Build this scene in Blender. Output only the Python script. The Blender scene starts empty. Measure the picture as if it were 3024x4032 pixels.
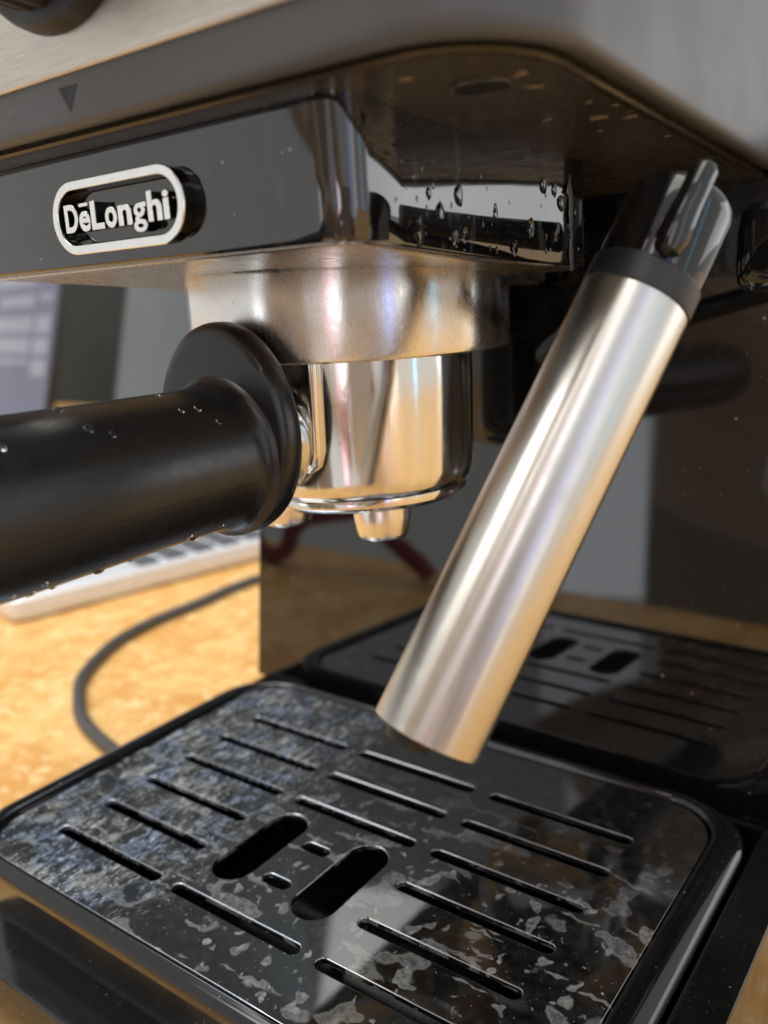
import bpy, bmesh, math, random
from mathutils import Vector, Matrix, noise as mnoise
random.seed(7)
S = 0.00135                      # metres per drawing unit (one tray slot pitch = 10 units)
scene = bpy.context.scene
COL = scene.collection

# ------------------------------------------------------------------ camera, world, lamps, exposure
cam_d = bpy.data.cameras.new("camera")
cam = bpy.data.objects.new("camera", cam_d)
COL.objects.link(cam)
CAMP = Vector((92.3157, -127.299, 91.7967))
RT = Vector((0.804829, 0.590951, -0.055018))
UP = Vector((-0.098104, 0.223887, 0.969665))
FW = Vector((-0.585343, 0.775017, -0.238166))
mw = Matrix((RT, UP, -FW)).transposed().to_4x4()
mw.translation = CAMP * S
cam.matrix_world = mw
cam_d.sensor_width = 36
cam_d.lens = 36 * 3450.4 / 4032
cam_d.clip_start = 0.01
cam_d.clip_end = 50
cam_d.dof.use_dof = True
cam_d.dof.focus_distance = 118 * S
cam_d.dof.aperture_fstop = 13.5
scene.camera = cam

w = bpy.data.worlds.new("World")
scene.world = w
w.use_nodes = True
bg = w.node_tree.nodes["Background"]
bg.inputs[0].default_value = (0.86, 0.85, 0.83, 1)
bg.inputs[1].default_value = 0.92


def area(name, loc, target, sx, sy, power, col=(1, 1, 1)):
    d = bpy.data.lights.new(name, 'AREA')
    d.shape = 'RECTANGLE'
    d.size = sx
    d.size_y = sy
    d.energy = power
    d.color = col
    o = bpy.data.objects.new(name, d)
    COL.objects.link(o)
    o.location = loc
    o.rotation_euler = (Vector(target) - Vector(loc)).to_track_quat('-Z', 'Y').to_euler()
    return o


area("overhead_light", (-0.25, -0.15, 1.5), (-0.25, -0.1, 0), 1.5, 0.9, 15, (1.0, 0.96, 0.90))  # ceiling lamp over the table

area("overhead_light", (-0.5, -1.1, 1.55), (0, 0, 0.05), 1.3, 0.6, 14, (1.0, 0.97, 0.92))  # added fill from above and in front, lights the stains and handle
area("cool_light", (-0.85, 0.42, 1.45), (-0.05, 0, 0), 0.6, 0.6, 6.5, (0.72, 0.84, 1.0))  # added cool light, gives the stained grid its bluish sheen


def strip(name, deg, dist, width, lum, col):
    """a tall narrow area light, shaped to draw streaks in the steel; deg is its bearing from the cup, clockwise from the front"""
    t = math.radians(deg)
    h = 2.4
    area(name, (math.sin(t) * dist, -math.cos(t) * dist, 0.75), (0, 0, 0.75), width, h, lum * math.pi * width * h, col)


area("cool_light", (1.05, 1.2, 0.28), (0.05, 0, 0.12), 1.0, 0.6, 3.6, (0.97, 0.99, 1.0))  # bright window at the right rear
strip("cool_light", 29, 1.5, 0.16, 4.5, (0.86, 0.93, 1.0))  # added strip, set to draw the highlight line on the wand
strip("cool_light", -24, 1.7, 0.22, 1.3, (0.84, 0.91, 1.0))  # added strip, for a pale highlight on the block's front corner
strip("streak_light", 25, 1.25, 0.09, 2.2, (1.0, 0.28, 0.42))  # these three coloured strips are added, for tinted streaks on the collar
strip("streak_light", 64, 1.6, 0.13, 2.0, (0.16, 0.26, 1.0))
strip("streak_light", 96, 1.6, 0.09, 1.8, (0.10, 0.62, 1.0))
strip("wall_light", 74, 1.9, 0.30, 1.2, (1.0, 0.96, 0.88))
scene.view_settings.view_transform = 'Standard'
scene.view_settings.look = 'None'
scene.view_settings.exposure = 0.0
scene.view_settings.gamma = 1.0
scene.cycles.max_bounces = 10
scene.cycles.glossy_bounces = 6
scene.cycles.use_denoising = True


# ------------------------------------------------------------------ material helpers
class NT:
    def __init__(self, name):
        self.m = bpy.data.materials.new(name)
        self.m.use_nodes = True
        self.t = self.m.node_tree
        self.t.nodes.clear()
        self.out = self.n('ShaderNodeOutputMaterial')
        self.co = self.n('ShaderNodeTexCoord')
        g = self.n('ShaderNodeNewGeometry')
        self.pos = self.mul(g.outputs['Position'], 1.0 / S)      # world position in drawing units
        self.geo = g

    def n(self, typ, **kw):
        nd = self.t.nodes.new(typ)
        for k, v in kw.items():
            setattr(nd, k, v)
        return nd

    def lk(self, a, b):
        self.t.links.new(a, b)

    def setin(self, sock, v):
        if hasattr(v, 'is_output') or isinstance(v, bpy.types.NodeSocket):
            self.lk(v, sock)
        else:
            sock.default_value = v

    def mul(self, v, s):
        nd = self.n('ShaderNodeVectorMath', operation='SCALE')
        self.lk(v, nd.inputs[0])
        nd.inputs['Scale'].default_value = s
        return nd.outputs[0]

    def mapping(self, v, scale=(1, 1, 1), rot=(0, 0, 0), loc=(0, 0, 0)):
        nd = self.n('ShaderNodeMapping')
        self.lk(v, nd.inputs[0])
        nd.inputs['Scale'].default_value = scale
        nd.inputs['Rotation'].default_value = rot
        nd.inputs['Location'].default_value = loc
        return nd.outputs[0]

    def noise(self, v, scale, detail=4, rough=0.55, dist=0.0):
        nd = self.n('ShaderNodeTexNoise')
        self.lk(v, nd.inputs['Vector'])
        nd.inputs['Scale'].default_value = scale
        nd.inputs['Detail'].default_value = detail
        nd.inputs['Roughness'].default_value = rough
        nd.inputs['Distortion'].default_value = dist
        return nd.outputs['Fac']

    def voro(self, v, scale, out='Distance', rnd=1.0):
        nd = self.n('ShaderNodeTexVoronoi')
        self.lk(v, nd.inputs['Vector'])
        nd.inputs['Scale'].default_value = scale
        nd.inputs['Randomness'].default_value = rnd
        return nd.outputs[out]

    def ramp(self, f, a, b, lo=0.0, hi=1.0, interp='SMOOTHSTEP'):
        nd = self.n('ShaderNodeMapRange', interpolation_type=interp)
        self.lk(f, nd.inputs['Value'])
        nd.inputs['From Min'].default_value = a
        nd.inputs['From Max'].default_value = b
        nd.inputs['To Min'].default_value = lo
        nd.inputs['To Max'].default_value = hi
        return nd.outputs['Result']

    def math(self, op, a, b=None):
        nd = self.n('ShaderNodeMath', operation=op)
        self.setin(nd.inputs[0], a)
        if b is not None:
            self.setin(nd.inputs[1], b)
        return nd.outputs[0]

    def mix(self, f, a, b):
        nd = self.n('ShaderNodeMix', data_type='RGBA')
        self.setin(nd.inputs[0], f)
        self.setin(nd.inputs[6], a)
        self.setin(nd.inputs[7], b)
        return nd.outputs[2]

    def mixsh(self, f, a, b):
        nd = self.n('ShaderNodeMixShader')
        self.setin(nd.inputs[0], f)
        self.lk(a, nd.inputs[1])
        self.lk(b, nd.inputs[2])
        return nd.outputs[0]

    def xyz(self, v):
        nd = self.n('ShaderNodeSeparateXYZ')
        self.lk(v, nd.inputs[0])
        return nd.outputs

    def bump(self, h, strength, dist):
        nd = self.n('ShaderNodeBump')
        self.lk(h, nd.inputs['Height'])
        nd.inputs['Strength'].default_value = strength
        nd.inputs['Distance'].default_value = dist * S
        return nd.outputs[0]

    def bsdf(self, col=(0.5, 0.5, 0.5, 1), rough=0.5, metal=0.0, normal=None, ior=1.5, **kw):
        b = self.n('ShaderNodeBsdfPrincipled')
        self.setin(b.inputs['Base Color'], col if not isinstance(col, tuple) or len(col) == 4 else (*col, 1))
        self.setin(b.inputs['Roughness'], rough)
        self.setin(b.inputs['Metallic'], metal)
        b.inputs['IOR'].default_value = ior
        if normal is not None:
            self.lk(normal, b.inputs['Normal'])
        for k, v in kw.items():
            self.setin(b.inputs[k], v)
        return b.outputs[0]

    def specks(self, scale, size, keep):
        """small dust specks: voronoi cells, only a random share kept"""
        d = self.voro(self.pos, scale)
        c = self.voro(self.pos, scale, 'Color')
        r = self.xyz(c)[0]
        k = self.math('LESS_THAN', r, keep)
        sz = self.math('MULTIPLY', self.xyz(c)[1], size)
        s = self.math('LESS_THAN', d, sz)
        return self.math('MULTIPLY', k, s)

    def done(self, sh):
        self.lk(sh, self.out.inputs['Surface'])
        return self.m


def mat_gloss(name, base=(0.006, 0.006, 0.0065), rough=0.06, dust=0.05, dsize=0.22, scale=0.9, ior=1.55, wav=0.0):
    m = NT(name)
    f = m.noise(m.pos, 0.12, 4)
    r = m.ramp(f, 0.3, 0.8, rough * 0.8, rough * 1.7)
    nrm = None
    if wav:
        nrm = m.bump(m.noise(m.pos, 0.06, 1), 1.0, wav)
    b = m.bsdf(base, r, 0, nrm, ior)
    d = m.math('MAXIMUM', m.specks(scale, dsize, dust), m.specks(scale * 3.1, dsize, dust))
    d = m.math('MULTIPLY', d, m.ramp(m.noise(m.pos, 0.06, 3, 0.6), 0.42, 0.6))
    film = m.ramp(m.noise(m.pos, 0.35, 6, 0.65, 0.6), 0.6, 0.75, 0, 0.05)
    fac = m.math('MAXIMUM', m.math('MULTIPLY', d, 0.55), film)
    dif = m.bsdf((0.42, 0.41, 0.38), 0.8)
    return m.done(m.mixsh(fac, b, dif))


def mat_plain(name, col, rough=0.5, metal=0.0, bscale=0, bstr=0.2, bdist=0.05, ior=1.5):
    m = NT(name)
    f = m.noise(m.pos, 0.5, 4)
    r = m.ramp(f, 0.3, 0.7, rough * 0.88, rough * 1.12)
    c = m.mix(m.ramp(m.noise(m.pos, 1.3, 5), 0.3, 0.7), (*[k * 0.88 for k in col], 1), (*[min(1, k * 1.1) for k in col], 1))
    nrm = m.bump(m.noise(m.pos, bscale, 3), bstr, bdist) if bscale else None
    return m.done(m.bsdf(c, r, metal, nrm, ior))


def mat_shell():
    m = NT("grey satin plastic")
    b = m.bsdf((0.062, 0.064, 0.067), m.ramp(m.noise(m.pos, 0.08, 2), 0.3, 0.7, 0.44, 0.50), 0, None, 1.6)
    d = m.math('MAXIMUM', m.specks(1.6, 0.2, 0.10), m.specks(4.5, 0.24, 0.14))
    x = m.xyz(m.pos)
    zone = m.math('ADD', m.ramp(x[0], 14, -14, 0.12, 0.85), 0.0)
    fac = m.math('MULTIPLY', m.math('MULTIPLY', d, zone), m.ramp(m.noise(m.pos, 0.35, 4), 0.35, 0.65))
    return m.done(m.mixsh(fac, b, m.bsdf((0.5, 0.5, 0.48), 0.8)))


def mat_underside():
    m = NT("dark glossy underside plastic")
    nrm = m.bump(m.noise(m.pos, 5, 3), 0.1, 0.03)
    b = m.bsdf((0.048, 0.042, 0.036), m.ramp(m.noise(m.pos, 0.25, 4), 0.3, 0.7, 0.20, 0.32), 0, nrm, 1.6)
    p = m.mapping(m.pos, (0.8, 1.2, 1), (0, 0, 0.5))
    spl = m.math('MULTIPLY', m.ramp(m.noise(p, 0.32, 3, 0.5, 0.8), 0.735, 0.76), 0.5)
    d = m.specks(1.3, 0.3, 0.08)
    fac = m.math('MAXIMUM', spl, m.math('MULTIPLY', d, 0.5))
    st = m.bsdf(m.mix(m.noise(m.pos, 2.5, 4), (0.10, 0.055, 0.025, 1), (0.42, 0.31, 0.18, 1)), 0.5)
    return m.done(m.mixsh(fac, b, st))


def mat_block():
    """glossy black front block with lime drips and dried water on it"""
    m = NT("glossy black plastic with dried water")
    nrm = m.bump(m.noise(m.pos, 0.09, 1), 1.0, 0.05)
    b = m.bsdf((0.006, 0.006, 0.0065), m.ramp(m.noise(m.pos, 0.2, 4), 0.3, 0.8, 0.04, 0.08), 0, nrm, 1.85)
    x = m.xyz(m.pos)
    # old drip film on the right hand side, streaking down
    p = m.mapping(m.pos, (1, 1, 0.28))
    streak = m.ramp(m.noise(p, 0.33, 3, 0.5, 0.4), 0.58, 0.62)
    right = m.ramp(x[0], 20, 30)
    film = m.math('MULTIPLY', m.math('MULTIPLY', streak, right), 0.07)
    # faint ring stains on the face
    v = m.noise(m.pos, 0.12, 2, 0.5, 0.3)
    ring = m.math('MULTIPLY', m.math('SUBTRACT', 1.0, m.ramp(m.math('ABSOLUTE', m.math('SUBTRACT', v, 0.58)), 0.0, 0.004)), 0.05)
    d = m.math('MULTIPLY', m.math('MAXIMUM', m.specks(0.9, 0.2, 0.07), m.specks(2.8, 0.22, 0.06)), 0.55)
    fac = m.math('MAXIMUM', m.math('MAXIMUM', film, ring), d)
    return m.done(m.mixsh(fac, b, m.bsdf((0.42, 0.41, 0.37), 0.6)))


def mat_plate():
    """polished steel drip grid: lime blots, splashes, scratches and a dense hazy patch on its left"""
    m = NT("polished steel with lime stains")
    x = m.xyz(m.pos)
    wob = m.noise(m.pos, 0.09, 4, 0.6)
    left = m.ramp(m.math('ADD', x[0], m.math('MULTIPLY', m.math('SUBTRACT', wob, 0.5), 60)), -4, -26)
    base = m.bsdf((0.38, 0.38, 0.39), m.ramp(m.noise(m.pos, 0.4, 4), 0.3, 0.7, 0.02, 0.05), 1.0)
    # warped coordinates, so that no stain follows a lattice
    wn = m.n('ShaderNodeTexNoise')
    m.lk(m.pos, wn.inputs['Vector'])
    wn.inputs['Scale'].default_value = 0.55
    wn.inputs['Detail'].default_value = 1
    sub = m.n('ShaderNodeVectorMath', operation='SUBTRACT')
    m.lk(wn.outputs['Color'], sub.inputs[0])
    sub.inputs[1].default_value = (0.5, 0.5, 0.5)
    add = m.n('ShaderNodeVectorMath', operation='ADD')
    m.lk(m.mul(sub.outputs[0], 1.6), add.inputs[0])
    m.lk(m.pos, add.inputs[1])
    wp = add.outputs[0]
    vary = m.ramp(m.noise(m.pos, 0.7, 4, 0.7), 0.3, 0.75, 0.25, 1.0)

    def islands(scale, thr, soft, stretch, rot, amp, edge):
        nn = m.noise(m.mapping(wp, stretch, (0, 0, rot)), scale, 1.5, 0.4, 0.3)
        body = m.math('MULTIPLY', m.ramp(nn, thr, thr + soft), m.math('MULTIPLY', vary, amp))
        line = m.math('SUBTRACT', 1.0, m.ramp(m.math('ABSOLUTE', m.math('SUBTRACT', nn, thr + soft * 0.7)), 0.0, soft))
        return m.math('MAXIMUM', body, m.math('MULTIPLY', line, edge))

    front = m.ramp(x[1], 6, -34, 0.12, 1.0)
    big = islands(0.10, 0.625, 0.03, (1, 1.5, 1), 0.5, 0.28, 0.20)
    mid = islands(0.24, 0.645, 0.035, (1, 0.8, 1), -0.3, 0.46, 0.22)
    lit = islands(0.65, 0.68, 0.05, (1, 0.6, 1), 0.9, 0.55, 0.2)
    run = islands(0.30, 0.65, 0.04, (0.28, 1.5, 1), 0.75, 0.40, 0.25)
    # round drop marks
    dv = m.voro(wp, 0.34)
    dc = m.voro(wp, 0.34, 'Color')
    dr = m.math('MULTIPLY', m.xyz(dc)[1], 0.26)
    dk = m.math('LESS_THAN', m.xyz(dc)[0], 0.34)
    disc = m.math('MULTIPLY', m.ramp(m.math('SUBTRACT', dr, dv), -0.01, 0.03), dk)
    drop = m.math('MULTIPLY', disc, m.math('MULTIPLY', vary, 0.5))
    tiny = m.math('MULTIPLY', m.specks(3.0, 0.26, 0.09), 0.4)
    s = big
    for q in (mid, lit, run, drop, tiny):
        s = m.math('MAXIMUM', s, q)
    s = m.math('MULTIPLY', s, front)
    # hazy wiped smears with fine streaks on the left half
    ps = m.mapping(wp, (1.5, 0.45, 1), (0, 0, 0.15))
    smear = m.ramp(m.noise(ps, 0.5, 8, 0.7, 0.5), 0.42, 0.70)
    fine = m.ramp(m.noise(m.mapping(m.pos, (1.5, 0.5, 1), (0, 0, -0.1)), 2.0, 6, 0.75), 0.44, 0.72)
    clump = m.ramp(m.noise(m.pos, 0.09, 3), 0.35, 0.62, 0.3, 1.3)
    haze = m.math('MULTIPLY', m.math('MULTIPLY', left, clump), m.math('ADD', m.math('MULTIPLY', smear, 0.30), m.math('MULTIPLY', m.math('MULTIPLY', fine, smear), 1.35)))
    pc = m.mapping(m.pos, (4.5, 0.09, 1), (0, 0, -0.25))
    scr = m.math('MULTIPLY', m.ramp(m.noise(pc, 1.0, 2), 0.71, 0.74), 0.5)
    film = m.ramp(m.noise(m.pos, 0.5, 5, 0.7), 0.3, 0.8, 0.004, 0.03)
    dots = m.math('MULTIPLY', m.math('MULTIPLY', m.math('MAXIMUM', m.specks(1.1, 0.32, 0.22), m.specks(2.6, 0.34, 0.2)), left), 0.55)
    s = m.math('MAXIMUM', m.math('MAXIMUM', s, m.math('MAXIMUM', haze, dots)), film)
    s = m.math('MAXIMUM', s, m.math('MULTIPLY', scr, m.math('MULTIPLY', left, clump)))
    col = m.mix(m.math('MULTIPLY', left, m.ramp(m.noise(m.pos, 0.12, 3), 0.4, 0.65)), (0.74, 0.75, 0.73, 1), (0.50, 0.63, 0.88, 1))  # bluish sheen of the room light painted into the left stains
    st = m.bsdf(col, 0.38)
    return m.done(m.mixsh(s, base, st))


def mat_steel(name, col=(0.62, 0.60, 0.57), rough=0.2, grain=(1, 1, 1), gscale=3.0, gamt=0.3, bstr=0.0, bscale=6, dust=0.0, smudge=0.35, cvar=0.12, brush=None, aniso=0.0):
    m = NT(name)
    g = m.noise(m.mapping(m.co.outputs['Object'], tuple(k / S for k in grain)), gscale, 5, 0.7)
    r0 = m.ramp(g, 0.25, 0.75, rough * (1 - gamt), rough * (1 + gamt))
    sm = m.ramp(m.noise(m.pos, 0.18, 5, 0.6, 0.6), 0.45, 0.75, 1.0, 1.0 + smudge)
    r = m.math('MULTIPLY', r0, sm)
    c = m.mix(g, (*[k * (1 - cvar) for k in col], 1), (*[min(1, k * (1 + cvar * 0.8)) for k in col], 1))
    nrm = m.bump(m.noise(m.pos, bscale, 2), bstr, 0.06) if bstr else None
    kw = {}
    if brush:                                                        # highlights drawn out along this direction
        tn = m.n('ShaderNodeCombineXYZ')
        for i in range(3):
            tn.inputs[i].default_value = brush[i]
        kw = {'Anisotropic': aniso, 'Tangent': tn.outputs[0]}
    b = m.bsdf(c, r, 1.0, nrm, **kw)
    if dust:
        b = m.mixsh(m.math('MULTIPLY', m.specks(1.1, 0.25, dust), 0.6), b, m.bsdf((0.5, 0.47, 0.4), 0.7))
    return m.done(b)


def mat_plate_brushed():
    m = NT("brushed steel front plate")
    g = m.noise(m.mapping(m.pos, (0.05, 1, 1.6)), 5.0, 5, 0.7)
    g2 = m.noise(m.mapping(m.pos, (0.18, 1, 2.2), (0, 0.35, 0)), 1.2, 6, 0.75)
    r = m.ramp(g, 0.25, 0.75, 0.3, 0.46)
    c = m.mix(m.ramp(g, 0.3, 0.7), (0.50, 0.46, 0.41, 1), (0.68, 0.63, 0.57, 1))
    nrm = m.bump(g2, 0.15, 0.05)
    b = m.bsdf(c, r, 1.0, nrm)
    sc = m.math('MULTIPLY', m.ramp(m.noise(m.mapping(m.pos, (0.3, 1, 6), (0, -0.75, 0)), 0.9, 2), 0.72, 0.76), 0.25)
    return m.done(m.mixsh(sc, b, m.bsdf((0.8, 0.75, 0.68), 0.4)))


def mat_table():
    m = NT("mottled orange wood veneer")
    a = m.noise(m.mapping(m.pos, (1, 1.0, 1), (0, 0, 0.5)), 0.035, 6, 0.68, 0.5)
    b_ = m.noise(m.pos, 0.13, 5, 0.65, 0.3)
    f = m.math('ADD', m.math('MULTIPLY', a, 0.55), m.math('MULTIPLY', b_, 0.45))
    c = m.mix(m.ramp(f, 0.42, 0.6), (0.68, 0.34, 0.085, 1), (0.84, 0.53, 0.20, 1))
    c = m.mix(m.ramp(m.noise(m.pos, 0.22, 4, 0.6, 0.4), 0.53, 0.66, 0, 0.75), c, (0.93, 0.69, 0.34, 1))
    return m.done(m.bsdf(c, 0.42))


def mat_screen(name, col, e):
    m = NT(name)
    n = m.ramp(m.noise(m.pos, 0.02, 2), 0.3, 0.7, 0.85, 1.1)
    c = m.mix(n, (0, 0, 0, 1), (*col, 1))
    return m.done(m.bsdf((0.01, 0.01, 0.012), 0.2, **{'Emission Color': c, 'Emission Strength': e}))


M = dict(
    gloss=mat_gloss("glossy black plastic"),
    panel=mat_gloss("glossy black back panel", (0.005, 0.005, 0.0055), 0.03, 0.10, 0.18, 0.55, 1.7),
    tray=mat_gloss("glossy black tray plastic", (0.006, 0.006, 0.006), 0.09, 0.12, 0.2, 1.1, 1.55),
    base=mat_gloss("black base plastic", (0.006, 0.006, 0.006), 0.17, 0.14, 0.2, 1.1, 1.5),
    block=mat_block(),
    shell=mat_shell(),
    under=mat_underside(),
    brew=mat_plain("dull bronze grey brew plate", (0.36, 0.32, 0.28), 0.27, 0.85, 6, 0.12, 0.03),
    bead=mat_plain("dark satin bead", (0.03, 0.022, 0.015), 0.28, 0.0),
    black=mat_plain("matt black plastic", (0.008, 0.008, 0.008), 0.5, 0.0, 8, 0.1, 0.02),
    handle=mat_plain("satin black handle plastic", (0.008, 0.008, 0.0085), 0.30, 0.0, 9, 0.12, 0.02),
    seam=mat_plain("seam line", (0.004, 0.004, 0.004), 0.6),
    rubber=mat_plain("black rubber", (0.012, 0.012, 0.013), 0.42),
    knob=mat_plain("brown black knob plastic", (0.03, 0.022, 0.018), 0.45),
    mark=mat_plain("black print", (0.012, 0.012, 0.012), 0.55),
    chrome=mat_steel("bright chrome badge", (0.92, 0.91, 0.89), 0.12, (1, 1, 1), 0.5, 0.1),
    badgeside=mat_gloss("black badge side", (0.004, 0.004, 0.004), 0.1, 0.02),
    plate=mat_plate(),
    front=mat_plate_brushed(),
    wand=mat_steel("brushed wand steel", (0.63, 0.615, 0.575), 0.30, (1, 1, 1), 1.2, 0.06, 0.0, 9, 0.04, 0.3, 0.02, (0.219, 0.455, 0.766), 0.75),
    collar=mat_steel("satin steel collar", (0.80, 0.785, 0.76), 0.24, (1, 1, 0.25), 2.2, 0.2, 0.10, 3.5, 0.05, 0.4, 0.08, (0, 0, 1), 0.85),
    cup=mat_steel("polished steel basket", (0.76, 0.745, 0.72), 0.12, (1, 1, 0.2), 2.2, 0.2, 0.05, 3.0, 0.03, 0.5, 0.08, (0, 0, 1), 0.8),
    table=mat_table(),
    alu=mat_plain("silver laptop shell", (0.74, 0.76, 0.79), 0.30, 0.25),
    pad=mat_plain("pale palm rest", (0.80, 0.82, 0.85), 0.25, 0.1),
    key=mat_plain("dark grey keycap", (0.09, 0.095, 0.105), 0.5),
    bezel=mat_plain("dark screen bezel", (0.012, 0.012, 0.013), 0.3),
    felt=mat_plain("dark grey felt", (0.030, 0.036, 0.036), 0.9, 0, 3, 0.3, 0.1),
    red=mat_plain("dark red webbing", (0.22, 0.012, 0.018), 0.7, 0, 4, 0.3, 0.1),
    wool=mat_plain("brown jumper wool", (0.48, 0.37, 0.28), 0.95, 0, 2, 0.4, 0.3),
    skin=mat_plain("skin", (0.52, 0.29, 0.20), 0.5),
    hair=mat_plain("dark hair", (0.02, 0.015, 0.012), 0.6),
    jeans=mat_plain("dark trousers", (0.30, 0.24, 0.18), 0.85),
    cord=mat_plain("grey black cord", (0.06, 0.056, 0.055), 0.5),
    scr_dark=mat_screen("dim grey screen area", (0.42, 0.46, 0.45), 0.17),  # grey emission stands in for glare on the laptop display
    scr_page=mat_screen("violet page on screen", (0.17, 0.17, 0.34), 0.36),
    scr_text=mat_screen("pale text on screen", (0.62, 0.60, 0.70), 0.36),
    brass=mat_steel("spout steel", (0.80, 0.78, 0.75), 0.22, (1, 1, 1), 2.0, 0.2),
)
mw_ = NT("clear water")
M['water'] = mw_.done(mw_.bsdf((0.9, 0.95, 1.0), 0.03, 0, None, 1.33, **{'Transmission Weight': 1.0}))
mw_ = NT("dried milk and coffee splash")
M['splash'] = mw_.done(mw_.bsdf(mw_.mix(mw_.noise(mw_.pos, 1.6, 5), (0.10, 0.065, 0.04, 1), (0.40, 0.33, 0.24, 1)), 0.5))
mw_ = NT("lime crust")
M['lime'] = mw_.done(mw_.bsdf(mw_.mix(mw_.noise(mw_.pos, 1.2, 5), (0.05, 0.05, 0.05, 1), (0.15, 0.15, 0.145, 1)), 0.3))


# ------------------------------------------------------------------ mesh helpers (drawing units in, metres out)
def link(name, me, mat, parent=None, smooth=True, angle=35):
    o = bpy.data.objects.new(name, me)
    COL.objects.link(o)
    if mat is not None:
        me.materials.clear()
        me.materials.append(mat)
    if smooth:
        for p in me.polygons:
            p.use_smooth = True
        try:
            me.set_sharp_from_angle(angle=math.radians(angle))
        except Exception:
            pass
    if parent is not None:
        o.parent = parent
    return o


def mesh(name, verts, faces):
    me = bpy.data.meshes.new(name)
    me.from_pydata([(v[0] * S, v[1] * S, v[2] * S) for v in verts], [], faces)
    bm = bmesh.new()
    bm.from_mesh(me)
    bmesh.ops.remove_doubles(bm, verts=bm.verts, dist=1e-6)
    bmesh.ops.recalc_face_normals(bm, faces=bm.faces)
    bm.to_mesh(me)
    bm.free()
    me.update()
    return me


def thing(name, label, cat, loc, group=None):
    o = bpy.data.objects.new(name, None)
    o.empty_display_size = 0.02
    COL.objects.link(o)
    o.location = Vector(loc) * S
    o["label"] = label
    o["category"] = cat
    if group:
        o["group"] = group
    return o


class Part:
    """collects rings/lofts, then becomes one mesh whose coordinates are kept in world drawing units"""

    def __init__(self):
        self.v = []
        self.f = []

    def loft(self, rings, cap0=True, cap1=True, closed=True):
        n = len(rings[0])
        b = len(self.v)
        for r in rings:
            self.v += [tuple(p) for p in r]
        for i in range(len(rings) - 1):
            for j in range(n if closed else n - 1):
                k = (j + 1) % n
                self.f.append((b + i * n + j, b + i * n + k, b + (i + 1) * n + k, b + (i + 1) * n + j))
        if cap0:
            self.f.append(tuple(b + j for j in range(n - 1, -1, -1)))
        if cap1:
            self.f.append(tuple(b + (len(rings) - 1) * n + j for j in range(n)))
        return self

    def lathe(self, prof, origin, axis=(0, 0, 1), n=96, cap0=True, cap1=True, ref=None):
        a = Vector(axis).normalized()
        u = Vector(ref) if ref is not None else (Vector((1, 0, 0)) if abs(a.x) < 0.9 else Vector((0, 1, 0)))
        u = (u - a * u.dot(a)).normalized()
        w_ = a.cross(u)
        o = Vector(origin)
        rings = []
        for r, t in prof:
            rings.append([o + a * t + (u * math.cos(2 * math.pi * i / n) + w_ * math.sin(2 * math.pi * i / n)) * r for i in range(n)])
        return self.loft(rings, cap0, cap1)

    def tube(self, pts, rads, n=20):
        pts = [Vector(p) for p in pts]
        rings = []
        prev = None
        for i, p in enumerate(pts):
            d = (pts[min(i + 1, len(pts) - 1)] - pts[max(i - 1, 0)]).normalized()
            if prev is None:
                u = d.orthogonal().normalized()
            else:
                u = (prev - d * prev.dot(d)).normalized()
            prev = u
            w_ = d.cross(u)
            r = rads[i] if isinstance(rads, (list, tuple)) else rads
            rings.append([p + (u * math.cos(2 * math.pi * k / n) + w_ * math.sin(2 * math.pi * k / n)) * r for k in range(n)])
        return self.loft(rings)

    def box(self, x0, x1, y0, y1, z0, z1, bev=0.0, r=0.0, n=4):
        rr = max(r, 0.01)
        if bev:
            rg = [ring(x0 + bev, x1 - bev, y0 + bev, y1 - bev, max(rr - bev, .01), z0, n), ring(x0, x1, y0, y1, rr, z0 + bev, n),
                  ring(x0, x1, y0, y1, rr, z1 - bev, n), ring(x0 + bev, x1 - bev, y0 + bev, y1 - bev, max(rr - bev, .01), z1, n)]
        else:
            rg = [ring(x0, x1, y0, y1, rr, z0, n), ring(x0, x1, y0, y1, rr, z1, n)]
        return self.loft(rg)

    def blob(self, c, rx, ry, rz, nrm, n=10, rough=0.15, cut=True):
        """a flattened drop standing on a surface"""
        a = Vector(nrm).normalized()
        u = a.orthogonal().normalized()
        if abs(a.z) < 0.9:
            u = Vector((0, 0, 1)).cross(a).normalized()
        w_ = a.cross(u)
        c = Vector(c)
        k = [1 + random.uniform(-rough, rough) for _ in range(n)]
        rings = []
        for r, h in ((1.0, -0.05), (0.97, 0.25), (0.8, 0.62), (0.5, 0.9), (0.15, 1.0)):
            rings.append([c + u * (math.cos(2 * math.pi * i / n) * rx * r * k[i]) + w_ * (math.sin(2 * math.pi * i / n) * ry * r * k[i]) + a * (h * rz) for i in range(n)])
        return self.loft(rings)

    def build(self, name, mat, parent, smooth=True, angle=35, label=None):
        ploc = Vector(parent["_o"]) if parent is not None and "_o" in parent else None
        off = Vector((0, 0, 0))
        if parent is not None:
            off = wloc(parent)
        me = mesh(name, [Vector(p) - off for p in self.v], self.f)
        o = link(name, me, mat, parent, smooth, angle)
        if label:
            o["label"] = label
        return o


def wloc(o):
    v = Vector((0, 0, 0))
    while o is not None:
        v += Vector(o.location)
        o = o.parent
    return v / S


def rrect(x0, x1, y0, y1, r, n=10):
    pts = []
    r4 = r if isinstance(r, (tuple, list)) else (r,) * 4
    for (cx, cy, a0, rr) in ((x1 - r4[0], y1 - r4[0], 0, r4[0]), (x0 + r4[1], y1 - r4[1], 90, r4[1]), (x0 + r4[2], y0 + r4[2], 180, r4[2]), (x1 - r4[3], y0 + r4[3], 270, r4[3])):
        for i in range(n + 1):
            a = math.radians(a0 + 90 * i / n)
            pts.append((cx + rr * math.cos(a), cy + rr * math.sin(a)))
    return pts


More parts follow.
